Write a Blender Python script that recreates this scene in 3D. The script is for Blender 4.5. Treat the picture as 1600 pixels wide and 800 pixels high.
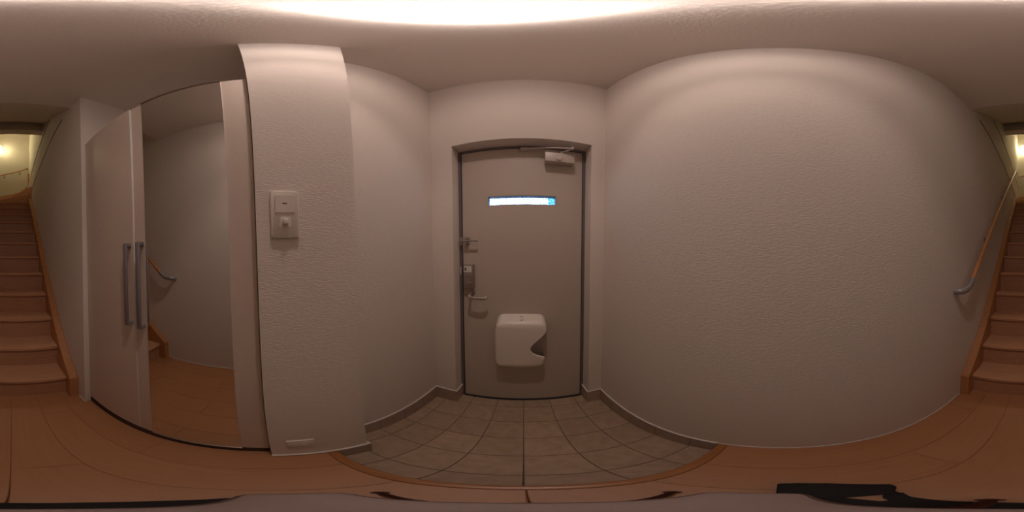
import bpy, bmesh, math, random
from mathutils import Vector, Matrix
from mathutils.geometry import tessellate_polygon
random.seed(7)
for o in list(bpy.data.objects): bpy.data.objects.remove(o)
SC = bpy.context.scene
COL = SC.collection

# ------------------------------------------------------------------ camera
ZC = 1.103                       # lens height above the wooden floor
YAW, PITCH, ROLL = math.radians(-4.1807), math.radians(-1.9196), math.radians(-0.2547)
def cam_rows():
    ca, sa = math.cos(YAW), math.sin(YAW); cb, sb = math.cos(PITCH), math.sin(PITCH); cc, sc = math.cos(ROLL), math.sin(ROLL)
    Rz = Matrix(((ca, -sa, 0), (sa, ca, 0), (0, 0, 1)))
    Rx = Matrix(((1, 0, 0), (0, cb, sb), (0, -sb, cb)))
    Ry = Matrix(((cc, 0, sc), (0, 1, 0), (-sc, 0, cc)))
    return Ry @ Rx @ Rz
Rm = cam_rows()
cam = bpy.data.cameras.new('camera'); co = bpy.data.objects.new('camera', cam); COL.objects.link(co)
right, fwd, up = Vector(Rm[0]), Vector(Rm[1]), Vector(Rm[2])
M4 = Matrix((right, up, -fwd)).transposed().to_4x4()
M4.translation = (0, 0, ZC)
co.matrix_world = M4
cam.type = 'PANO'
try: cam.panorama_type = 'EQUIRECTANGULAR'
except Exception: pass
try: cam.cycles.panorama_type = 'EQUIRECTANGULAR'
except Exception: pass
cam.clip_start = 0.01; cam.clip_end = 100
SC.camera = co

# ------------------------------------------------------------------ world, lights, exposure
W = bpy.data.worlds.new('world'); SC.world = W; W.use_nodes = True
bg = W.node_tree.nodes['Background']; bg.inputs[0].default_value = (0.42, 0.62, 1.0, 1); bg.inputs[1].default_value = 6.5
SC.view_settings.view_transform = 'Standard'; SC.view_settings.look = 'None'
SC.view_settings.gamma = 1; SC.view_settings.use_curve_mapping = False
SC.view_settings.exposure = 0.0

LAMP = (-0.040, 0.158)
LAMP_COL = (1.0, 0.80, 0.71)
def spot(name, loc, energy, color, size, blend, radius):
    l = bpy.data.lights.new(name, 'SPOT'); l.energy = energy; l.color = color
    l.spot_size = math.radians(size); l.spot_blend = blend; l.shadow_soft_size = radius
    o = bpy.data.objects.new(name, l); COL.objects.link(o); o.location = loc
    return o
spot('downlight_wide', (LAMP[0], LAMP[1], 2.545), 6.0, LAMP_COL, 165, 0.6, 0.03)
spot('downlight_beam', (LAMP[0], LAMP[1], 2.545), 13.0, LAMP_COL, 92, 0.5, 0.03)
pl = bpy.data.lights.new('stair_lamp_bulb', 'POINT'); pl.energy = 13; pl.color = (1.0, 0.82, 0.46); pl.shadow_soft_size = 0.06
po = bpy.data.objects.new('stair_lamp_bulb', pl); COL.objects.link(po); po.location = (0.33, -3.93, 4.40)
pa = bpy.data.lights.new('slot_portal', 'AREA'); pa.shape = 'RECTANGLE'; pa.size = 0.40; pa.size_y = 0.06
try: pa.cycles.is_portal = True
except Exception: pass
pao = bpy.data.objects.new('slot_portal', pa); COL.objects.link(pao); pao.location = (-0.011, 1.01, 1.4085)
pao.rotation_euler = (math.radians(-90), 0, 0)

# ------------------------------------------------------------------ materials
def mat(name, color, rough=0.6, metal=0.0, spec=0.5, coat=0.0):
    m = bpy.data.materials.new(name); m.use_nodes = True
    b = m.node_tree.nodes['Principled BSDF']
    b.inputs['Base Color'].default_value = (*color, 1); b.inputs['Roughness'].default_value = rough
    b.inputs['Metallic'].default_value = metal; b.inputs['Specular IOR Level'].default_value = spec
    b.inputs['Coat Weight'].default_value = coat
    return m
def nn(m, t, **kw):
    n = m.node_tree.nodes.new(t)
    for k, v in kw.items():
        if hasattr(n, k): setattr(n, k, v)
        else: n.inputs[k].default_value = v
    return n
def link(m, a, b): m.node_tree.links.new(a, b)
def bsdf(m): return m.node_tree.nodes['Principled BSDF']
def noisy(m, scale=(30, 30, 30), bump=0.1, dist=0.001, detail=4, c1=None, c2=None, lo=0.35, hi=0.65, rnd=0.0, coords='Object'):
    tc = nn(m, 'ShaderNodeTexCoord'); mp = nn(m, 'ShaderNodeMapping'); mp.inputs['Scale'].default_value = scale
    link(m, tc.outputs[coords], mp.inputs[0])
    oi = nn(m, 'ShaderNodeObjectInfo'); sc = nn(m, 'ShaderNodeVectorMath', operation='SCALE'); sc.inputs['Scale'].default_value = 17.3
    cb = nn(m, 'ShaderNodeCombineXYZ')
    for k in range(3): link(m, oi.outputs['Random'], cb.inputs[k])
    link(m, cb.outputs[0], sc.inputs[0]); link(m, sc.outputs[0], mp.inputs['Location'])
    nz = nn(m, 'ShaderNodeTexNoise'); nz.inputs['Scale'].default_value = 1.0; nz.inputs['Detail'].default_value = detail
    link(m, mp.outputs[0], nz.inputs['Vector'])
    if bump:
        bp = nn(m, 'ShaderNodeBump'); bp.inputs['Strength'].default_value = bump; bp.inputs['Distance'].default_value = dist
        link(m, nz.outputs['Fac'], bp.inputs['Height']); link(m, bp.outputs[0], bsdf(m).inputs['Normal'])
    if c1:
        cr = nn(m, 'ShaderNodeValToRGB'); cr.color_ramp.elements[0].position = lo; cr.color_ramp.elements[1].position = hi
        cr.color_ramp.elements[0].color = (*c1, 1); cr.color_ramp.elements[1].color = (*c2, 1)
        link(m, nz.outputs['Fac'], cr.inputs[0]); out = cr.outputs[0]
        if rnd:
            hs = nn(m, 'ShaderNodeHueSaturation'); mr = nn(m, 'ShaderNodeMapRange')
            mr.inputs['To Min'].default_value = 1 - rnd; mr.inputs['To Max'].default_value = 1 + rnd
            link(m, oi.outputs['Random'], mr.inputs['Value']); link(m, mr.outputs[0], hs.inputs['Value'])
            link(m, out, hs.inputs['Color']); out = hs.outputs[0]
        link(m, out, bsdf(m).inputs['Base Color'])
    return m
PAPER = noisy(mat('wallpaper', (0.78, 0.70, 0.64), 0.85, spec=0.25), (75, 75, 480), 0.8, 0.0016, 2)
CEILM = noisy(mat('ceiling_paper', (0.82, 0.74, 0.68), 0.9, spec=0.2), (150, 150, 150), 0.6, 0.0014, 3)
UPPER = noisy(mat('upper_wallpaper', (0.70, 0.66, 0.58), 0.85, spec=0.25), (160, 160, 260), 0.3, 0.001, 3)
TRIMW = mat('white_trim', (0.74, 0.68, 0.63), 0.5)
BOARD = noisy(mat('floor_wood', (0.4, 0.2, 0.1), 0.40, spec=0.4), (60, 5, 40), 0.04, 0.0003, 5, (0.43, 0.20, 0.090), (0.475, 0.225, 0.105), 0.2, 0.8, 0.03)
KAMA = noisy(mat('step_edge_wood', (0.4, 0.2, 0.1), 0.3, spec=0.5), (6, 90, 60), 0.05, 0.0004, 5, (0.36, 0.15, 0.05), (0.44, 0.19, 0.07))
SUBF = mat('joint_filler', (0.16, 0.075, 0.04), 0.8)
TILE = noisy(mat('floor_tile', (0.3, 0.22, 0.16), 0.55, spec=0.4), (28, 28, 28), 0.15, 0.0006, 6, (0.40, 0.285, 0.195), (0.48, 0.35, 0.245), 0.3, 0.7, 0.07)
GROUT = mat('grout', (0.13, 0.10, 0.085), 0.95)
SKIRT = noisy(mat('skirting_tile', (0.3, 0.22, 0.16), 0.5), (30, 30, 30), 0.1, 0.0006, 6, (0.38, 0.29, 0.225), (0.46, 0.355, 0.285), 0.3, 0.7, 0.06)
CABM = noisy(mat('cabinet_cream', (0.66, 0.55, 0.47), 0.42, spec=0.45), (60, 60, 60), 0.02, 0.0005, 2)
CABIN = mat('cabinet_edge', (0.85, 0.82, 0.78), 0.35)
KICK_SHADE = mat('kick_board', (0.05, 0.028, 0.025), 0.8)  # near-black colour stands in for the shade under the cabinet doors
MIRR = mat('mirror_glass', (0.80, 0.80, 0.78), 0.0, 1.0)
CHROME = mat('polished_metal', (0.62, 0.60, 0.62), 0.18, 1.0)
HANDLE = noisy(mat('grey_handle_metal', (0.29, 0.255, 0.265), 0.45, 0.4), (200, 200, 20), 0.02, 0.0003)
DOORM = noisy(mat('door_leaf', (0.54, 0.46, 0.40), 0.5, spec=0.4), (220, 220, 220), 0.05, 0.0003, 2)
FRAMEM = mat('door_frame_metal', (0.22, 0.19, 0.21), 0.4, 0.5)
GASKET = mat('gasket', (0.02, 0.02, 0.025), 0.6)
BRONZE = mat('hardware_bronze', (0.42, 0.36, 0.33), 0.38, 0.7)
HWLIGHT = mat('hardware_silver', (0.58, 0.51, 0.46), 0.5, 0.1)
JOINT = mat('joint_strip_brown', (0.30, 0.22, 0.18), 0.6)
LABELM = mat('pale_sticker', (0.72, 0.68, 0.62), 0.5)
DARKM = mat('dark_mark', (0.05, 0.045, 0.045), 0.6)
PLAST = mat('white_plastic', (0.80, 0.73, 0.66), 0.35, spec=0.5)
PLAST2 = mat('plate_plastic', (0.74, 0.68, 0.60), 0.35, spec=0.5)
RAILM = noisy(mat('rail_wood', (0.5, 0.25, 0.1), 0.35), (60, 8, 60), 0.03, 0.0003, 4, (0.52, 0.24, 0.09), (0.62, 0.31, 0.13))
ELBOW = mat('grey_elbow', (0.33, 0.31, 0.32), 0.35, 0.3)
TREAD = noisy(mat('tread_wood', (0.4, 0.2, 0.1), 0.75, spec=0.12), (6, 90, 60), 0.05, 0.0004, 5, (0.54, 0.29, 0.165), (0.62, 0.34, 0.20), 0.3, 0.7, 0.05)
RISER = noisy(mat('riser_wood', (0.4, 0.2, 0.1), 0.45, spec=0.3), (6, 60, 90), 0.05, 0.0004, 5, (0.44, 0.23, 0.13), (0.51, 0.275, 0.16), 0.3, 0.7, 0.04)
STRING = noisy(mat('stringer_wood', (0.4, 0.2, 0.1), 0.4), (70, 10, 70), 0.05, 0.0004, 5, (0.44, 0.19, 0.07), (0.54, 0.25, 0.10))
BLACK = mat('black_fabric', (0.012, 0.010, 0.012), 0.8)
LEGM = mat('dark_red_metal', (0.045, 0.010, 0.010), 0.45)
CAMG = mat('camera_grey', (0.19, 0.135, 0.12), 0.6)
def emis(name, color, s):
    m = bpy.data.materials.new(name); m.use_nodes = True; nt = m.node_tree; nt.nodes.clear()
    e = nt.nodes.new('ShaderNodeEmission'); e.inputs[0].default_value = (*color, 1); e.inputs[1].default_value = s
    o = nt.nodes.new('ShaderNodeOutputMaterial'); nt.links.new(e.outputs[0], o.inputs[0]); return m
LAMPG = emis('lamp_diffuser', (1.0, 0.86, 0.80), 27)
STAIRG = emis('stair_lamp_glass', (1.0, 0.88, 0.55), 7)
OUTW = noisy(mat('outside_concrete', (0.10, 0.42, 0.50), 0.9), (20, 20, 20), 0.2, 0.002)
# patterned glass of the door slot
GLASS = bpy.data.materials.new('patterned_glass'); GLASS.use_nodes = True
nt = GLASS.node_tree; nt.nodes.clear()
g_o = nt.nodes.new('ShaderNodeOutputMaterial'); g_m = nt.nodes.new('ShaderNodeMixShader'); g_t = nt.nodes.new('ShaderNodeBsdfTransparent')
g_g = nt.nodes.new('ShaderNodeBsdfGlossy'); g_g.inputs['Roughness'].default_value = 0.2
g_v = nt.nodes.new('ShaderNodeTexVoronoi'); g_v.inputs['Scale'].default_value = 110
g_c = nt.nodes.new('ShaderNodeTexCoord'); nt.links.new(g_c.outputs['Object'], g_v.inputs['Vector'])
g_r = nt.nodes.new('ShaderNodeValToRGB'); g_r.color_ramp.elements[0].color = (0.20, 0.28, 0.35, 1); g_r.color_ramp.elements[1].color = (1, 1, 1, 1)
g_r.color_ramp.elements[0].position = 0.1; g_r.color_ramp.elements[1].position = 0.6
nt.links.new(g_v.outputs['Distance'], g_r.inputs[0]); nt.links.new(g_r.outputs[0], g_t.inputs[0])
g_m.inputs[0].default_value = 0.05
nt.links.new(g_t.outputs[0], g_m.inputs[1]); nt.links.new(g_g.outputs[0], g_m.inputs[2]); nt.links.new(g_m.outputs[0], g_o.inputs[0])

# ------------------------------------------------------------------ helpers
def add_box(bm, x0, x1, y0, y1, z0, z1, bev=0.0, seg=2):
    x0, x1 = min(x0, x1), max(x0, x1); y0, y1 = min(y0, y1), max(y0, y1); z0, z1 = min(z0, z1), max(z0, z1)
    vs = [bm.verts.new((x, y, z)) for z in (z0, z1) for y in (y0, y1) for x in (x0, x1)]
    fs = [bm.faces.new([vs[i] for i in f]) for f in ((0, 2, 3, 1), (4, 5, 7, 6), (0, 1, 5, 4), (1, 3, 7, 5), (3, 2, 6, 7), (2, 0, 4, 6))]
    if bev:
        es = list({e for f in fs for e in f.edges})
        bmesh.ops.bevel(bm, geom=es, offset=bev, segments=seg, affect='EDGES', profile=0.5)
    return bm
def box(x0, x1, y0, y1, z0, z1, bev=0.0, seg=2): return add_box(bmesh.new(), x0, x1, y0, y1, z0, z1, bev, seg)
def boxes(*bs):
    bm = bmesh.new()
    for b in bs: add_box(bm, *b)
    return bm
def add_prism(bm, pts, axis, a, b, bev=0.0, seg=1):
    """extrude a 2-D outline along axis ('x': pts are (y,z); 'y': (x,z); 'z': (x,y)) from a to b"""
    def p3(p, t): return {'x': (t, p[0], p[1]), 'y': (p[0], t, p[1]), 'z': (p[0], p[1], t)}[axis]
    A = [bm.verts.new(p3(p, a)) for p in pts]; B = [bm.verts.new(p3(p, b)) for p in pts]
    n = len(pts); fs = [bm.faces.new(A), bm.faces.new(B[::-1])]
    for i in range(n): fs.append(bm.faces.new((A[i], B[i], B[(i + 1) % n], A[(i + 1) % n])))
    bmesh.ops.recalc_face_normals(bm, faces=fs)
    if bev:
        es = list({e for f in fs for e in f.edges})
        bmesh.ops.bevel(bm, geom=es, offset=bev, segments=seg, affect='EDGES', profile=0.5)
    return bm
def prism(pts, axis, a, b, bev=0.0, seg=1): return add_prism(bmesh.new(), pts, axis, a, b, bev, seg)
def add_lathe(bm, prof, centre, axis=(0, 0, 1), seg=32):
    """revolve (radius, height) pairs round axis"""
    ax = Vector(axis).normalized(); t = Vector((1, 0, 0)) if abs(ax.x) < 0.9 else Vector((0, 1, 0))
    u = ax.cross(t).normalized(); v = ax.cross(u); c = Vector(centre); rings = []
    for r, h in prof:
        if r < 1e-6: rings.append([bm.verts.new(c + ax * h)])
        else: rings.append([bm.verts.new(c + ax * h + (u * math.cos(k * 2 * math.pi / seg) + v * math.sin(k * 2 * math.pi / seg)) * r) for k in range(seg)])
    fs = []
    for a, b in zip(rings[:-1], rings[1:]):
        for k in range(seg):
            k2 = (k + 1) % seg
            if len(a) == 1 and len(b) == 1: continue
            if len(a) == 1: fs.append(bm.faces.new((a[0], b[k], b[k2])))
            elif len(b) == 1: fs.append(bm.faces.new((a[k], b[0], a[k2])))
            else: fs.append(bm.faces.new((a[k], b[k], b[k2], a[k2])))
    bmesh.ops.recalc_face_normals(bm, faces=fs)
    return bm
def lathe(prof, centre, axis=(0, 0, 1), seg=32): return add_lathe(bmesh.new(), prof, centre, axis, seg)
def add_tube(bm, pts, r, seg=14, caps=True, smooth=0):
    pts = [Vector(p) for p in pts]
    for _ in range(smooth):
        q = [pts[0]]
        for a, b in zip(pts[:-1], pts[1:]): q += [a.lerp(b, 0.25), a.lerp(b, 0.75)]
        q.append(pts[-1]); pts = q
    rs = r if isinstance(r, (list, tuple)) else None
    prev = None; rings = []; n = len(pts)
    for i, p in enumerate(pts):
        d = (pts[min(i + 1, n - 1)] - pts[max(i - 1, 0)]).normalized()
        if prev is None: u = d.orthogonal().normalized()
        else: u = (prev - d * prev.dot(d)).normalized()
        prev = u; v = d.cross(u)
        rad = r if rs is None else rs[0] + (rs[1] - rs[0]) * i / (n - 1)
        rings.append([bm.verts.new(p + (u * math.cos(k * 2 * math.pi / seg) + v * math.sin(k * 2 * math.pi / seg)) * rad) for k in range(seg)])
    fs = []
    for a, b in zip(rings[:-1], rings[1:]):
        for k in range(seg): fs.append(bm.faces.new((a[k], a[(k + 1) % seg], b[(k + 1) % seg], b[k])))
    if caps: fs.append(bm.faces.new(rings[0])); fs.append(bm.faces.new(rings[-1][::-1]))
    bmesh.ops.recalc_face_normals(bm, faces=fs)
    return bm
def tube(pts, r, seg=14, smooth=0): return add_tube(bmesh.new(), pts, r, seg, True, smooth)
def rounded(x0, x1, z0, z1, r, n=5):
    out = []
    for cx, cz, a0 in ((x1 - r, z1 - r, 0), (x0 + r, z1 - r, 90), (x0 + r, z0 + r, 180), (x1 - r, z0 + r, 270)):
        for k in range(n + 1):
            a = math.radians(a0 + 90 * k / n); out.append((cx + r * math.cos(a), cz + r * math.sin(a)))
    return out
def obj(name, bm, m, parent=None, smooth=False, label=None):
    bmesh.ops.recalc_face_normals(bm, faces=bm.faces)
    me = bpy.data.meshes.new(name)
    org = Vector((0, 0, 0))
    if parent is None:                                  # origin at the base of a free-standing mesh
        xs = [v.co.x for v in bm.verts]; ys = [v.co.y for v in bm.verts]; zs = [v.co.z for v in bm.verts]
        org = Vector(((min(xs) + max(xs)) / 2, (min(ys) + max(ys)) / 2, min(zs)))
    else:
        p = parent
        while p is not None: org = org + p.location; p = p.parent
    bmesh.ops.translate(bm, verts=bm.verts, vec=-org)
    bm.to_mesh(me); bm.free(); me.materials.append(m)
    if smooth:
        for f in me.polygons: f.use_smooth = True
        try: me.set_sharp_from_angle(angle=math.radians(35))
        except Exception: pass
    o = bpy.data.objects.new(name, me); COL.objects.link(o)
    if parent is not None: o.parent = parent
    else: o.location = org
    if label: o['label'] = label
    return o
def tag(o, label, cat, group=None):
    o['label'] = label; o['category'] = cat
    if group: o['group'] = group
    return o
def thing(name, label, cat, loc, group=None):
    o = bpy.data.objects.new(name, None); o.empty_display_size = 0.05; COL.objects.link(o); o.location = loc
    return tag(o, label, cat, group)
def struct(name, bm, m, label=None, parent=None):
    o = obj(name, bm, m, parent); o['kind'] = 'structure'
    if label: o['label'] = label
    return o
def struct_empty(name, loc, label=None):
    o = bpy.data.objects.new(name, None); o.empty_display_size = 0.05; COL.objects.link(o); o.location = loc; o['kind'] = 'structure'
    if label: o['label'] = label
    return o

# ------------------------------------------------------------------ key dimensions (metres)
XR = 0.455          # right wall
XL = -0.537         # left wall of the tiled entry
XP = -0.402         # face of the pillar
XS = -0.399         # left wall of the stairs
XK = -0.432         # face of the cabinet doors
YD = 0.858          # wall with the entrance door
YF = 0.948          # front of the door frame
YP0, YP1 = -0.0264, 0.2426
YC = -0.8596        # end of the stair wall
YE = -1.016         # edge of the hall ceiling
YFAR = -4.10
ZT = -0.1316        # tiled floor
ZCE = 2.592
Z2 = 3.085          # upper floor level
ZUP = 5.20
XO0, XO1, ZO = -0.396, 0.370, 1.811
Y_STEP = 0.1425     # edge of the wooden floor above the tiles
R_, G_, Y1 = 0.1946, 0.202, -1.001

# ------------------------------------------------------------------ shell
struct('wall_right', box(XR, XR + 0.10, YFAR - 0.1, 1.06, -0.20, Z2, 0), PAPER, 'long pale textured wall running from the entry to the stairs')
def opening_wall():
    return boxes((-0.66, XO0, YD, YF + 0.052, -0.2, ZCE + 0.2), (XO1, XR, YD, YF + 0.052, -0.2, ZCE + 0.2), (XO0, XO1, YD, YF + 0.052, ZO, ZCE + 0.2))
struct('wall_front', opening_wall(), PAPER, 'pale textured wall around the entrance door')
struct('wall_left', box(XL - 0.12, XL, YP1, YD, -0.20, ZCE), PAPER, 'pale recessed wall left of the tiled entry')
struct('wall_left_pillar', box(-0.97, XP, YP0, YP1, -0.20, ZCE), PAPER, 'projecting wall section that carries the light switch')
struct('wall_left_stairs', prism([(YC, -0.10), (YC, ZCE), (YE, ZCE), (YE, Z2), (YFAR, Z2), (YFAR, -0.10)], 'x', -0.97, XS), PAPER, 'pale wall on the left side of the stairs')
struct('wall_left_niche', box(-0.99, -0.97, YC, YP0, -0.10, ZCE), PAPER, 'wall behind the tall cabinet')
struct('wall_back', box(-0.60, 0.60, YFAR - 0.10, YFAR, -0.1, ZUP + 0.05), UPPER, 'end wall at the top of the stairs')
struct('wall_left_upper', box(-0.60, -0.442, YFAR, -0.5, Z2, ZUP), UPPER, 'upper stairwell wall set back above the trim, left')
struct('wall_right_upper', box(0.470, 0.60, YFAR, -0.5, Z2, ZUP), UPPER, 'upper stairwell wall set back above the trim, right')
struct('ceiling', box(-0.99, XR + 0.1, YE, YD, ZCE, Z2), CEILM, 'pale textured ceiling of the entrance hall')
struct('ceiling_stairwell', box(-0.60, 0.60, YFAR - 0.1, -0.5, ZUP, ZUP + 0.08), CEILM, 'ceiling high above the stairs')
SOFFIT = [(YE, ZCE + 0.001), (-2.27, 3.70), (-2.27, 3.485), (-2.40, 3.485), (-2.40, ZUP), (-0.9, ZUP), (-0.9, Z2), (YE, Z2)]
struct('ceiling_soffit', prism(SOFFIT, 'x', -0.4425, 0.4705), CEILM, 'sloping soffit over the first steps')
# joint strips on the stair walls (between the storeys)
for nm, x0, x1 in (('trim_1', XS, XS + 0.006), ('trim_2', XR - 0.006, XR)):
    t = struct_empty(nm, (x0, -2.2, ZCE), 'pair of thin joint strips along the stair wall between storeys')
    for z in (2.604, 3.075):
        ya = -1.20 if z < 3 else -1.62
        obj('joint_strip', box(x0, x1, YFAR, ya, z - 0.006, z + 0.008, 0.002, 1), JOINT, t)

# ------------------------------------------------------------------ floor: boards, step edge, tiles
fl = struct_empty('floor', (0, 0, -0.2), 'orange-brown board floor stepping down to a square-tiled entry')
obj('subfloor', boxes((-0.97, XR, YFAR, Y_STEP - 0.004, -0.20, -0.0045)), SUBF, fl)
seams = [-0.97, -0.90, -0.75, -0.60, -0.45, -0.30, -0.15, 0.0, 0.15, 0.30, XR]
g = 0.00045
YB = Y_STEP - 0.030
for i in range(len(seams) - 1):
    a, b = seams[i] + g, seams[i + 1] - g
    if b - a < 0.02: continue
    y0 = -1.03 if a > XS - 0.01 else -1.03
    cuts = [y0, -0.347, YB] if i % 2 == 0 or 0.14 < a < 0.16 else [y0, -0.347 - 0.45, YB]
    if b < XP - 0.02 and a < XP - 0.05: cuts = [max(y0, YC), YP0]   # boards under the cabinet
    for c0, c1 in zip(cuts[:-1], cuts[1:]):
        obj('floor_board', box(a, b, c0 + g, c1 - g, -0.012, 0.0, 0.0008, 1), BOARD, fl)
st = box(XP, XR, YB + 0.0006, Y_STEP, -0.10, 0.0, 0.004, 2)
obj('step_edge', st, KAMA, fl, True, 'darker wooden nosing strip above the tiles')
obj('step_riser', box(XP, XR, Y_STEP - 0.022, Y_STEP - 0.006, ZT, -0.098), KAMA, fl)
obj('grout_bed', boxes((XL, XR, Y_STEP - 0.004, YD, -0.20, ZT - 0.0025), (XO0, XO1, YD, YF + 0.052, -0.20, ZT - 0.0025)), GROUT, fl)
PX, PY = 0.1535, 0.1557
xs = [XL] + [-0.003 + PX * k for k in range(-3, 3)] + [XR]
ys = [Y_STEP - 0.004, 0.238] + [0.238 + PY * k for k in range(1, 5)] + [YF]
xs = sorted(set(round(x, 4) for x in xs)); ys = sorted(set(round(y, 4) for y in ys))
for i in range(len(xs) - 1):
    for j in range(len(ys) - 1):
        a, b, c, d = xs[i] + 0.0013, xs[i + 1] - 0.0013, ys[j] + 0.0013, ys[j + 1] - 0.0013
        if c > YD - 0.01: a, b = max(a, XO0 + 0.001), min(b, XO1 - 0.001)
        if ys[j + 1] > YD and ys[j] < YD: d = d
        if a < XP and d < YP1 + 0.001: a = max(a, XP + 0.001)
        if b - a < 0.012 or d - c < 0.012: continue
        dz = random.uniform(-0.0004, 0.0004)
        obj('floor_tile', box(a, b, c, d, ZT - 0.012, ZT + dz, 0.0012, 1), TILE, fl)

# skirting of cut tiles with a pale cap, and the thin pale line at the boards
ZSK = 0.012; CAP = 0.006; TH = 0.009
def skirt(name, runs, caps, label):
    s = struct_empty(name, (0, 0, ZT), label)
    for (x0, x1, y0, y1) in runs: obj('skirting_tile', box(x0, x1, y0, y1, ZT + 0.001, ZSK, 0.001, 1), SKIRT, s)
    for (x0, x1, y0, y1) in caps: obj('cap_strip', box(x0, x1, y0, y1, ZSK, ZSK + CAP, 0.001, 1), TRIMW, s)
    return s
yc = [Y_STEP + 0.002, 0.238, 0.3937, 0.5494, 0.7051, YD]
skirt('baseboard_right', [(XR - TH, XR, a + 0.0008, b - 0.0008) for a, b in zip(yc[:-1], yc[1:])], [(XR - TH - 0.001, XR, Y_STEP, YD)], 'cut-tile skirting along the right of the tiled entry')
yl = [YP1, 0.3937, 0.5494, 0.7051, YD]
skirt('baseboard_left', [(XL, XL + TH, a + 0.0008, b - 0.0008) for a, b in zip(yl[:-1], yl[1:])], [(XL, XL + TH + 0.001, YP1, YD)], 'cut-tile skirting along the left of the tiled entry')
skirt('baseboard_pillar', [(XP, XP + TH, Y_STEP + 0.001, YP1 + TH)] + [(XL + TH, XP, YP1, YP1 + TH)], [(XP, XP + TH + 0.001, YP0, YP1 + TH), (XL + TH, XP, YP1, YP1 + TH + 0.001)], 'short cut-tile skirting at the foot of the pillar wall')
skirt('baseboard_front', [(XL + TH, XO0 + TH, YD - TH, YD), (XO0, XO0 + TH, YD, YF), (XO1 - TH, XR - TH, YD - TH, YD), (XO1 - TH, XO1, YD, YF)],
      [(XL + TH, XO0 + TH, YD - TH - 0.001, YD), (XO0, XO0 + TH + 0.001, YD, YF), (XO1 - TH, XR - TH, YD - TH - 0.001, YD), (XO1 - TH - 0.001, XO1, YD, YF)], 'cut-tile skirting either side of the entrance door')
struct('trim_3', box(XR - 0.005, XR, -0.935, Y_STEP, 0.0, 0.013, 0.001, 1), TRIMW, 'thin pale strip where the right wall meets the boards')
struct('trim_4', box(XS, XS + 0.005, -0.935, YC, 0.0, 0.013, 0.001, 1), TRIMW, 'thin pale strip at the foot of the stair wall end')

# ------------------------------------------------------------------ entrance door
dr = struct_empty('door_1', (0, YF, ZT), 'grey-beige steel entrance door with a narrow window slot')
FX0, FX1, FZ = -0.396, 0.370, 1.811
LX0, LX1, LZ0, LZ1 = -0.372, 0.350, ZT + 0.016, 1.789
fw = 0.019
obj('door_frame', boxes((FX0, FX0 + fw, YF, YF + 0.05, ZT, FZ), (FX1 - fw + 0.003, FX1, YF, YF + 0.05, ZT, FZ), (FX0 + fw, FX1 - fw + 0.003, YF, YF + 0.05, FZ - fw, FZ)), FRAMEM, dr, label='dark grey metal door frame')
obj('gasket', boxes((FX0 + fw, FX1 - fw + 0.003, YF + 0.04, YF + 0.05, ZT, FZ - fw), (FX0 + fw, FX1 - fw, YF - 0.002, YF + 0.04, ZT - 0.002, ZT + 0.013)), GASKET, dr) if False else None
YL = YF + 0.004
SX0, SX1, SZ0, SZ1 = -0.209, 0.187, 1.381, 1.437
leaf = obj('door_leaf', boxes((LX0, SX0, YL, YL + 0.04, LZ0, LZ1), (SX1, LX1, YL, YL + 0.04, LZ0, LZ1), (SX0, SX1, YL, YL + 0.04, SZ1, LZ1), (SX0, SX1, YL, YL + 0.04, LZ0, SZ0)), DOORM, dr)
obj('threshold', boxes((FX0 + fw, FX1 - fw + 0.003, YF - 0.006, YF + 0.05, ZT - 0.001, ZT + 0.012)), GASKET, dr, label='black threshold strip')
obj('door_stop', boxes((FX0 + fw, SX0 - 0.01, YL + 0.041, YL + 0.05, ZT + 0.012, FZ - fw), (SX1 + 0.01, FX1 - fw + 0.003, YL + 0.041, YL + 0.05, ZT + 0.012, FZ - fw),
                      (SX0 - 0.01, SX1 + 0.01, YL + 0.041, YL + 0.05, SZ1 + 0.01, FZ - fw), (SX0 - 0.01, SX1 + 0.01, YL + 0.041, YL + 0.05, ZT + 0.012, SZ0 - 0.01)), GASKET, dr)
DBLUE = mat('slot_lining', (0.015, 0.03, 0.07), 0.5)
obj('slot_lining', boxes((SX0, SX1, YL + 0.002, YL + 0.04, SZ1 - 0.002, SZ1), (SX0, SX0 + 0.002, YL + 0.002, YL + 0.04, SZ0, SZ1), (SX1 - 0.002, SX1, YL + 0.002, YL + 0.04, SZ0, SZ1)), DBLUE, leaf)
obj('window_pane', box(SX0 + 0.002, SX1 - 0.002, YL + 0.030, YL + 0.034, SZ0, SZ1 - 0.002), GLASS, leaf, label='bright patterned glass slot')
# top closer
cl = obj('door_closer', boxes((0.118, 0.283, YL - 0.052, YL, 1.662, 1.732, 0.0025)), HWLIGHT, leaf, True, 'pale metal closer box near the top hinge side')
# (sub-parts of the door sit directly under door_1 so that the depth stays at three)
obj('closer_valve', lathe([(0, 0.010), (0.013, 0.008), (0.017, 0.003), (0.018, 0)], (0.196, YL - 0.052, 1.684), (0, -1, 0), 24), HWLIGHT, dr, True)
arm = bmesh.new()
add_box(arm, -0.018, 0.020, YF - 0.018, YF, 1.762, 1.786, 0.002)
add_tube(arm, [(0.001, YF - 0.014, 1.774), (0.262, YL - 0.085, 1.757)], 0.0055, 10)
add_tube(arm, [(0.262, YL - 0.085, 1.757), (0.215, YL - 0.030, 1.748)], 0.006, 10)
add_tube(arm, [(0.262, YL - 0.085, 1.750), (0.262, YL - 0.085, 1.766)], 0.008, 12)
add_tube(arm, [(0.215, YL - 0.030, 1.728), (0.215, YL - 0.030, 1.756)], 0.008, 12)
obj('closer_arm', arm, HWLIGHT, dr, True, 'thin folding closer arm')
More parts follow.
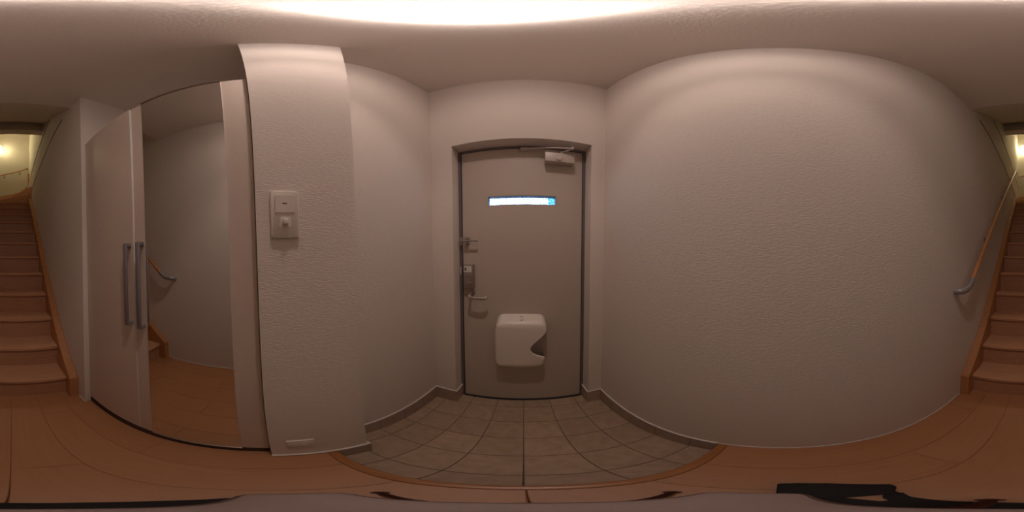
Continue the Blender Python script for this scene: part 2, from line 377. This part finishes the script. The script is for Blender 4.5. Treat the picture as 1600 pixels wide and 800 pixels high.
# swing guard
gd = bmesh.new()
add_box(gd, -0.390, -0.372, YF - 0.010, YF, 1.135, 1.188, 0.002)
add_tube(gd, [(-0.385, YF - 0.020, 1.163), (-0.365, YF - 0.030, 1.163), (-0.275, YF - 0.030, 1.163)], 0.0055, 10, smooth=1)
add_lathe(gd, [(0, 0.007), (0.006, 0.005), (0.0075, 0), (0.006, -0.005), (0, -0.007)], (-0.272, YF - 0.030, 1.163), (1, 0, 0), 12)
add_lathe(gd, [(0, 0.030), (0.012, 0.028), (0.014, 0.0)], (-0.340, YL, 1.176), (0, -1, 0), 16)
add_lathe(gd, [(0, 0.030), (0.010, 0.028), (0.012, 0.0)], (-0.340, YL, 1.150), (0, -1, 0), 16)
obj('door_guard', gd, BRONZE, dr, True, 'bronze swing-bar door guard')
# lock body, thumb turn, lever
lk = obj('lock_box', box(-0.362, -0.295, YL - 0.030, YL, 0.872, 1.022, 0.004), BRONZE, dr, True, 'bronze rectangular lock cover')
obj('sticker', box(-0.358, -0.308, YL - 0.0306, YL - 0.0298, 0.974, 1.012), LABELM, lk)
obj('lock_window', box(-0.352, -0.342, YL - 0.0312, YL - 0.0304, 0.984, 1.002), DARKM, lk)
obj('seam', box(-0.361, -0.296, YL - 0.0305, YL - 0.029, 0.9445, 0.9460), DARKM, lk)
tt = bmesh.new(); add_lathe(tt, [(0, 0.009), (0.013, 0.008), (0.015, 0)], (-0.324, YL - 0.030, 0.905), (0, -1, 0), 24)
add_box(tt, -0.327, -0.321, YL - 0.056, YL - 0.036, 0.893, 0.917, 0.002)
obj('thumb_turn', tt, BRONZE, lk, True)
lv = bmesh.new()
add_lathe(lv, [(0, 0.008), (0.020, 0.007), (0.023, 0)], (-0.318, YL, 0.842), (0, -1, 0), 24)
add_tube(lv, [(-0.318, YL, 0.842), (-0.318, YL - 0.045, 0.838), (-0.316, YL - 0.056, 0.826), (-0.300, YL - 0.058, 0.824), (-0.240, YL - 0.058, 0.822), (-0.222, YL - 0.057, 0.823), (-0.212, YL - 0.048, 0.832)], 0.009, 12, smooth=2)
obj('lever_handle', lv, BRONZE, dr, True, 'bronze lever handle')
obj('strike_plate', box(-0.3935, -0.3835, YF - 0.0015, YF, 0.955, 1.005, 0.0005, 1), HWLIGHT, dr)
# letter box cover with a scooped right side
def letter_box():
    x0, x1, z0, z1, r = -0.165, 0.124, 0.345, 0.710, 0.040
    out = []
    def arc(cx, cz, a0, a1, rr, n=7):
        for k in range(n + 1):
            a = math.radians(a0 + (a1 - a0) * k / n); out.append((cx + rr * math.cos(a), cz + rr * math.sin(a)))
    arc(x0 + 0.008 + r, z1 - r, 180, 90, r)
    for k in range(1, 5): out.append((x0 + r + (x1 - x0 - 2 * r) * k / 5, z1 + 0.003 * math.sin(math.pi * k / 5)))
    arc(x1 - r, z1 - r, 90, 0, r)
    out.append((x1 - 0.001, 0.650)); out.append((x1 - 0.007, 0.622)); out.append((x1 - 0.018, 0.600))
    # scoop
    for p in ((0.085, 0.575), (0.062, 0.552), (0.045, 0.530), (0.037, 0.508), (0.037, 0.487), (0.048, 0.466), (0.066, 0.452), (0.090, 0.440), (x1 - 0.013, 0.431), (x1 - 0.011, 0.424)): out.append(p)
    arc(x1 - 0.012 - r, z0 + r, 0, -90, r)
    for k in range(1, 5): out.append((x1 - r - 0.012 - (x1 - x0 - 2 * r - 0.012) * k / 5, z0 - 0.006 * math.sin(math.pi * k / 5)))
    arc(x0 + r + 0.004, z0 + r, 270, 180, r)
    for k in range(1, 5): out.append((x0 + 0.004 - 0.003 * math.sin(math.pi * k / 5), z0 + r + (z1 - z0 - 2 * r) * k / 5))
    return out
def offset_in(pts, d):
    n = len(pts); res = []; P = [Vector((p[0], p[1])) for p in pts]
    area = sum(P[i].x * P[(i + 1) % n].y - P[(i + 1) % n].x * P[i].y for i in range(n)); s = 1 if area > 0 else -1
    for i in range(n):
        a, b = (P[i] - P[i - 1]), (P[(i + 1) % n] - P[i])
        na = Vector((-a.y, a.x)).normalized() * s; nb = Vector((-b.y, b.x)).normalized() * s
        m = (na + nb); m = m / max(m.length_squared, 0.5) * 2 / 1.0 * 0.5 * 2
        m = (na + nb).normalized() / max(0.6, math.sqrt(max(0.01, (1 + na.dot(nb)) / 2)))
        k = 0.15 if (0.41 < P[i].y < 0.655 and P[i].x > 0.0) else 1.0     # the scoop has a crisp edge
        res.append(P[i] + m * d * k)
    return res
LB_D = 0.088
lo = letter_box(); lbm = bmesh.new(); rings = []
for k, (dy, ins) in enumerate(((0.0, 0.0), (LB_D - 0.022, 0.0), (LB_D - 0.013, 0.0025), (LB_D - 0.005, 0.008), (LB_D, 0.018))):
    q = offset_in(lo, ins) if ins else [Vector(p) for p in lo]
    ring = []
    for i, p in enumerate(q):
        extra = 0.0
        zz_ = p.y - 0.26 * dy * max(0.0, min(1.0, (p.y - 0.60) / 0.09))   # the top slopes down to the front
        ring.append(lbm.verts.new((p.x, YL - dy, zz_)))
    rings.append(ring)
n_ = len(lo)
for k, (a, b) in enumerate(zip(rings[:-1], rings[1:])):
    for i in range(n_):
        mid = (Vector(lo[i]) + Vector(lo[(i + 1) % n_])) / 2
        if k < 2 and 0.43 < mid.y < 0.655 and mid.x > 0.0: continue      # the scoop opens into the hollow box
        lbm.faces.new((a[i], a[(i + 1) % n_], b[(i + 1) % n_], b[i]))
for tri in tessellate_polygon([[Vector((v.co.x, v.co.z, 0)) for v in rings[-1]]]): lbm.faces.new([rings[-1][i] for i in tri])
lb = obj('letter_box', lbm, PLAST, dr, True, 'off-white plastic letter box with a scooped right side')
lt = bmesh.new()
add_lathe(lt, [(0.0085, 0.0), (0.0085, 0.004), (0.0060, 0.0045), (0.0060, 0.0005)], (0, 0, 0), (0, 0, 1), 24)
for v in lt.verts: v.co.y *= 2.9
bmesh.ops.rotate(lt, verts=lt.verts, cent=(0, 0, 0), matrix=Matrix.Rotation(math.radians(14.5), 3, 'X'))
bmesh.ops.translate(lt, verts=lt.verts, vec=(-0.013, YL - 0.045, 0.7005))
obj('latch', lt, mat('latch_plastic', (0.55, 0.48, 0.42), 0.35), lb, True)

# outside: neighbouring wall that darkens the right end of the slot
struct('wall_outside', box(0.62, 0.80, 1.8, 4.2, 0.6, 4.2), OUTW, 'blue-tinged wall outside, seen through the door slot')
struct('ground_outside', box(-2.5, 2.5, 1.02, 6.0, -0.40, -0.20), GROUT, 'paving outside the entrance door')

# ------------------------------------------------------------------ tall cabinet with mirror
cb = thing('storage_cabinet', 'tall cream two-door shoe cabinet in the niche beside the stairs', 'cabinet', (XK - 0.2, -0.44, 0))
KZ0, KZ1 = 0.068, 1.934
YJ = -0.459
obj('cabinet_body', box(-0.82, XK - 0.024, YC + 0.002, YP0 - 0.002, 0.064, KZ1 - 0.003, 0.001, 1), CABM, cb)
obj('kick_board', box(-0.80, XK - 0.0015, YC + 0.003, YP0 - 0.003, 0.0, 0.063), KICK_SHADE, cb, label='kick board, coloured dark for the shade under the doors')
d1 = obj('cabinet_door', box(XK - 0.019, XK, YC + 0.004, YJ - 0.0015, KZ0, KZ1 - 0.002, 0.001, 1), CABM, cb, label='plain cream door, the one nearer the stairs')
d2 = obj('cabinet_door', box(XK - 0.020, XK, YJ + 0.0015, YP0 - 0.004, KZ0, KZ1, 0.001, 1), CABM, cb, label='door with a full-height mirror')
obj('edge_strip', box(XK - 0.0195, XK + 0.0002, YJ - 0.0016, YJ - 0.0003, KZ0, KZ1 - 0.002), CABIN, d1)
MY0, MY1 = -0.397, -0.103
obj('mirror', box(XK, XK + 0.004, MY0, MY1, KZ0, KZ1 - 0.003), MIRR, d2, label='full-height mirror panel')
obj('mirror_rail', box(XK - 0.001, XK + 0.008, MY0 - 0.001, MY1 + 0.001, KZ1 - 0.004, KZ1 + 0.003), CHROME, d2)
obj('mirror_rail', box(XK - 0.001, XK + 0.007, MY0 - 0.001, MY1 + 0.001, KZ0 - 0.002, KZ0 + 0.004), CHROME, d2)
def pull(parent, y, xf):
    b = bmesh.new()
    add_box(b, xf + 0.020, xf + 0.030, y - 0.008, y + 0.008, 0.842, 1.168, 0.002)
    for z in (0.848, 1.162): add_box(b, xf, xf + 0.024, y - 0.009, y + 0.009, z - 0.008, z + 0.008, 0.002)
    return obj('handle', b, HANDLE, parent, True, 'grey metal bar handle')
pull(d1, -0.482, XK); pull(d2, -0.418, XK)

d1.rotation_euler.y = 0.0042            # hangs a little proud at the top, showing its white edge

# ------------------------------------------------------------------ switch and outlet
sw = thing('light_switch', 'pale switch plate with a wide rocker and small square knob', 'light switch', (XP, 0.0445, 1.146))
obj('switch_plate', prism(rounded(0.0095, 0.0795, 1.146, 1.271, 0.009), 'x', XP, XP + 0.008, 0.0025, 2), PLAST2, sw, True)
rk = bmesh.new(); add_prism(rk, [(XP + 0.007, 1.2095), (XP + 0.0105, 1.2100), (XP + 0.0120, 1.2565), (XP + 0.007, 1.2570)], 'y', 0.0215, 0.0680, 0.0005)
rko = obj('rocker', rk, PLAST, sw)
obj('rocker_mark', box(XP + 0.0108, XP + 0.0118, 0.0385, 0.0500, 1.2335, 1.2352), DARKM, rko)
kb = bmesh.new(); add_box(kb, XP + 0.007, XP + 0.0088, 0.0315, 0.0600, 1.1735, 1.1985, 0.0004, 1)
kno = obj('knob_frame', kb, PLAST2, sw)
kn = bmesh.new(); add_box(kn, XP + 0.0085, XP + 0.021, 0.0385, 0.0525, 1.178, 1.193, 0.003, 2)
obj('knob', kn, PLAST, kno, True)
ot = thing('wall_outlet', 'small pale outlet cover low on the pillar wall near the boards', 'outlet', (XP, 0.05, 0.150))
obj('cover', box(XP, XP + 0.008, 0.014, 0.086, 0.148, 0.243, 0.003, 2), PAPER, ot, True)
for k in range(3):
    obj('socket_slot', box(XP + 0.0078, XP + 0.0088, 0.036, 0.066, 0.180 + k * 0.016, 0.183 + k * 0.016), PLAST2, ot)

# ------------------------------------------------------------------ ceiling lamp
dl = thing('ceiling_downlight', 'round white downlight set in the hall ceiling', 'ceiling light', (LAMP[0], LAMP[1], ZCE))
obj('trim_ring', lathe([(0.076, 0), (0.076, -0.0010), (0.080, -0.0010), (0.108, 0.0002)], (LAMP[0], LAMP[1], ZCE), seg=56), PLAST, dl)
obj('diffuser', lathe([(0.0785, 0), (0.0775, -0.016), (0.072, -0.024), (0.058, -0.030), (0.035, -0.033), (0, -0.034)], (LAMP[0], LAMP[1], ZCE), seg=56), LAMPG, dl, True)
# stair wall lamp
sl = thing('stair_wall_lamp', 'glowing wall lamp high on the end wall above the stairs', 'wall lamp', (0.33, YFAR, 4.2))
obj('lamp_base', box(0.29, 0.37, YFAR, YFAR + 0.02, 4.30, 4.50, 0.004), PLAST, sl)
obj('lamp_shade', lathe([(0, -0.14), (0.05, -0.138), (0.064, -0.125), (0.066, 0.0), (0.064, 0.125), (0.05, 0.138), (0, 0.14)], (0.33, YFAR + 0.085, 4.40), seg=28), STAIRG, sl, True)
for k in sl.children:
    if k.name.startswith('lamp_shade'): pass

# ------------------------------------------------------------------ stairs
sc_ = thing('staircase', 'brown wooden closed staircase climbing away from the hall', 'stairs', (0.03, Y1, 0))
SI0, SI1 = XS + 0.058, XR - 0.058
for n in range(1, 12):
    y = Y1 - (n - 1) * G_; z = n * R_
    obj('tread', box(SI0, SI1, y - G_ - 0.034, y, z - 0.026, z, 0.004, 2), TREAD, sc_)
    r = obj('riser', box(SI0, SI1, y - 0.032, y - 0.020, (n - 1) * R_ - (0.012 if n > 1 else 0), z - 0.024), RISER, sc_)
    for x in (-0.250, -0.052, 0.139, 0.312):
        obj('screw_cap', lathe([(0, 0.0015), (0.0028, 0.001), (0.0032, 0)], (x, y - 0.020, (n - 1) * R_ + 0.045), (0, 1, 0), 10), TRIMW, r)
# winders turning at the top
Y12 = Y1 - 11 * G_
P0 = (XS + 0.002, Y12)
zz = 12 * R_
t30 = Y12 - (XR - XS) * math.tan(math.radians(30)); t60 = XS + (Y12 - YFAR) / math.tan(math.radians(60))
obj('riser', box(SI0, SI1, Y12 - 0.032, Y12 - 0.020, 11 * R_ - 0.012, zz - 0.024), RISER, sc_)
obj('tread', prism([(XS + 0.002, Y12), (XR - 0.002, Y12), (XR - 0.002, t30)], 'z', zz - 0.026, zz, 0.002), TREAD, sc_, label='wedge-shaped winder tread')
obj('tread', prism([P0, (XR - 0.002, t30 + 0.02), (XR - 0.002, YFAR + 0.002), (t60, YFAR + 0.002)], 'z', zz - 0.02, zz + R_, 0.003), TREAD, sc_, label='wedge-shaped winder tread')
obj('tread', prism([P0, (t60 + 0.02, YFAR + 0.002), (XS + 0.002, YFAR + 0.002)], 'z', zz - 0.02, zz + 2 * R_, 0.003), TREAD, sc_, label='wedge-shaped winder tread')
def stringer(x0, x1):
    s = R_ / G_
    top = [(-0.945, 0.217)]; yy = -3.30
    top.append((yy, 0.217 + s * (-0.945 - yy) * 1.0))
    pts = [(-0.945, 0.0), (-0.945, 0.217), (yy, 0.217 + s * (-0.945 - yy)), (yy, 2.0), (-1.30, 0.0)]
    return prism(pts, 'x', x0, x1, 0.003)
obj('stringer', stringer(XS + 0.001, SI0), STRING, sc_); obj('stringer', stringer(SI1, XR - 0.001), STRING, sc_)
obj('stringer', prism([(XR - 0.001, 2.3), (XR - 0.001, 2.79), (-0.02, 2.89), (-0.20, 2.95), (-0.32, 3.07), (XS + 0.001, 3.13), (XS + 0.001, 2.3)], 'y', YFAR + 0.001, YFAR + 0.03, 0.002), TREAD, sc_, label='skirting board rising along the end wall')
struct('trim_5', box(-0.4415, -0.405, YFAR + 0.0005, YFAR + 0.04, Z2, 3.55, 0.003), STRING, 'short brown upright in the far corner over the stairs')

# ------------------------------------------------------------------ handrails
hr = thing('handrail', 'round wooden handrail with grey elbow climbing the right stair wall', 'handrail', (0.40, -0.95, 0.93))
HX = 0.400
def rz(y): return 0.965 + 0.9535 * (-y - 0.965)
obj('rail', tube([(HX, -0.965, rz(-0.965)), (HX, -3.16, rz(-3.16))], 0.0165, 18), RAILM, hr, True)
obj('elbow', tube([(HX, -0.985, rz(-0.985)), (HX, -0.955, 0.953), (HX, -0.915, 0.932), (HX + 0.004, -0.875, 0.926), (HX + 0.024, -0.850, 0.922), (XR, -0.846, 0.920)], 0.0195, 18, smooth=2), ELBOW, hr, True, 'grey end elbow turning into the wall')
for y in (-1.38, -2.1, -2.85):
    b = bmesh.new(); z = rz(y) - 0.017
    add_lathe(b, [(0, 0.006), (0.020, 0.005), (0.022, 0)], (XR, y, z - 0.045), (-1, 0, 0), 20)
    add_tube(b, [(XR - 0.003, y, z - 0.045), (HX + 0.01, y, z - 0.045), (HX, y, z - 0.035), (HX, y, z + 0.004)], 0.006, 10, smooth=1)
    obj('bracket', b, ELBOW, hr, True)
obj('joint_elbow', tube([(HX, -3.15, rz(-3.15)), (HX, -3.20, rz(-3.20)), (HX + 0.002, -3.24, 3.12), (HX + 0.006, -3.50, 3.11), (HX + 0.010, -3.72, 3.20), (HX + 0.010, -3.99, 3.40), (HX + 0.0, -4.035, 3.43)], 0.009, 12, smooth=2), CHROME, hr, True, 'thin silver connector round the turn')
h2 = thing('handrail', 'short wooden handrail on the lit end wall at the top', 'handrail', (0, -4.05, 3.44), None)
obj('rail', tube([(0.395, -4.045, 3.432), (0.20, -4.045, 3.487), (-0.05, -4.045, 3.553), (-0.22, -4.045, 3.610), (-0.36, -4.045, 3.700)], 0.0150, 14, smooth=2), RAILM, h2, True)
obj('end_cap', tube([(-0.355, -4.045, 3.697), (-0.385, -4.045, 3.703), (-0.395, -4.06, 3.703), (-0.395, YFAR, 3.70)], 0.016, 12, smooth=1), STRING, h2, True)
for x, z in ((0.195, 3.487), (-0.20, 3.603)):
    b = bmesh.new(); add_lathe(b, [(0, 0.006), (0.022, 0.005), (0.024, 0)], (x, YFAR, z - 0.065), (0, 1, 0), 16)
    add_tube(b, [(x, YFAR, z - 0.065), (x, -4.05, z - 0.065), (x, -4.045, z - 0.05), (x, -4.045, z - 0.010)], 0.007, 10, smooth=1)
    obj('bracket', b, ELBOW, h2, True)

# ------------------------------------------------------------------ camera stand at the nadir and the pouch beside it
ts = thing('camera_stand', 'slim stand with splayed dark red legs on the boards beneath the lens', 'tripod', (0, 0, 0))
obj('column', tube([(0, -0.001, 0.15), (0, -0.001, 0.868)], 0.0065, 14), BLACK, ts, True)
obj('leg_hub', lathe([(0, 0.03), (0.014, 0.03), (0.016, 0.0), (0.014, -0.03), (0, -0.03)], (0, -0.001, 0.155), seg=20), BLACK, ts, True)
for a in (156, 23.4, 280):
    r = 0.113 if a != 280 else 0.118
    d = Vector((math.cos(math.radians(a)), math.sin(math.radians(a)), 0))
    lg = obj('leg', tube([(d.x * 0.012, d.y * 0.012, 0.15), (d.x * 0.07, d.y * 0.07, 0.06), (d.x * r, d.y * r, 0.009)], 0.0045, 12, smooth=1), LEGM, ts, True)
    obj('rubber_foot', lathe([(0, 0.014), (0.006, 0.012), (0.0085, 0.0), (0, 0)], (d.x * r, d.y * r, 0.0), seg=14), LEGM, lg, True)
cg = thing('panorama_camera', 'slim grey camera body on top of the stand, seen edge-on from its own lens', 'camera', (0, 0, 0.868))
obj('camera_body', box(-0.0115, 0.0115, -0.0054, 0.0022, 0.868, ZC - 0.10, 0.0015, 2), CAMG, cg, True)
pc = thing('camera_pouch', 'small black pouch lying on the boards behind the stand', 'pouch', (0.13, -0.09, 0))
pp = [(0.086, -0.043), (0.120, -0.034), (0.190, -0.034), (0.192, -0.060), (0.184, -0.092), (0.165, -0.125), (0.145, -0.155), (0.128, -0.150), (0.105, -0.128), (0.088, -0.122), (0.092, -0.100), (0.086, -0.070)]
obj('pouch_body', prism(pp, 'z', 0.0, 0.022, 0.004, 2), BLACK, pc, True)
sp = [(0.090, -0.045), (0.060, -0.050), (0.030, -0.054), (0.0, -0.055), (-0.04, -0.055), (-0.075, -0.054), (-0.100, -0.054), (-0.092, -0.062), (-0.060, -0.085), (-0.030, -0.096), (0.0, -0.099), (0.04, -0.103), (0.07, -0.112), (0.094, -0.128), (0.094, -0.108), (0.076, -0.094), (0.060, -0.086), (0.058, -0.080), (0.075, -0.078), (0.090, -0.074)]
obj('strap', prism(sp, 'z', 0.0, 0.004, 0.001), BLACK, pc)
bpy.context.view_layer.update()
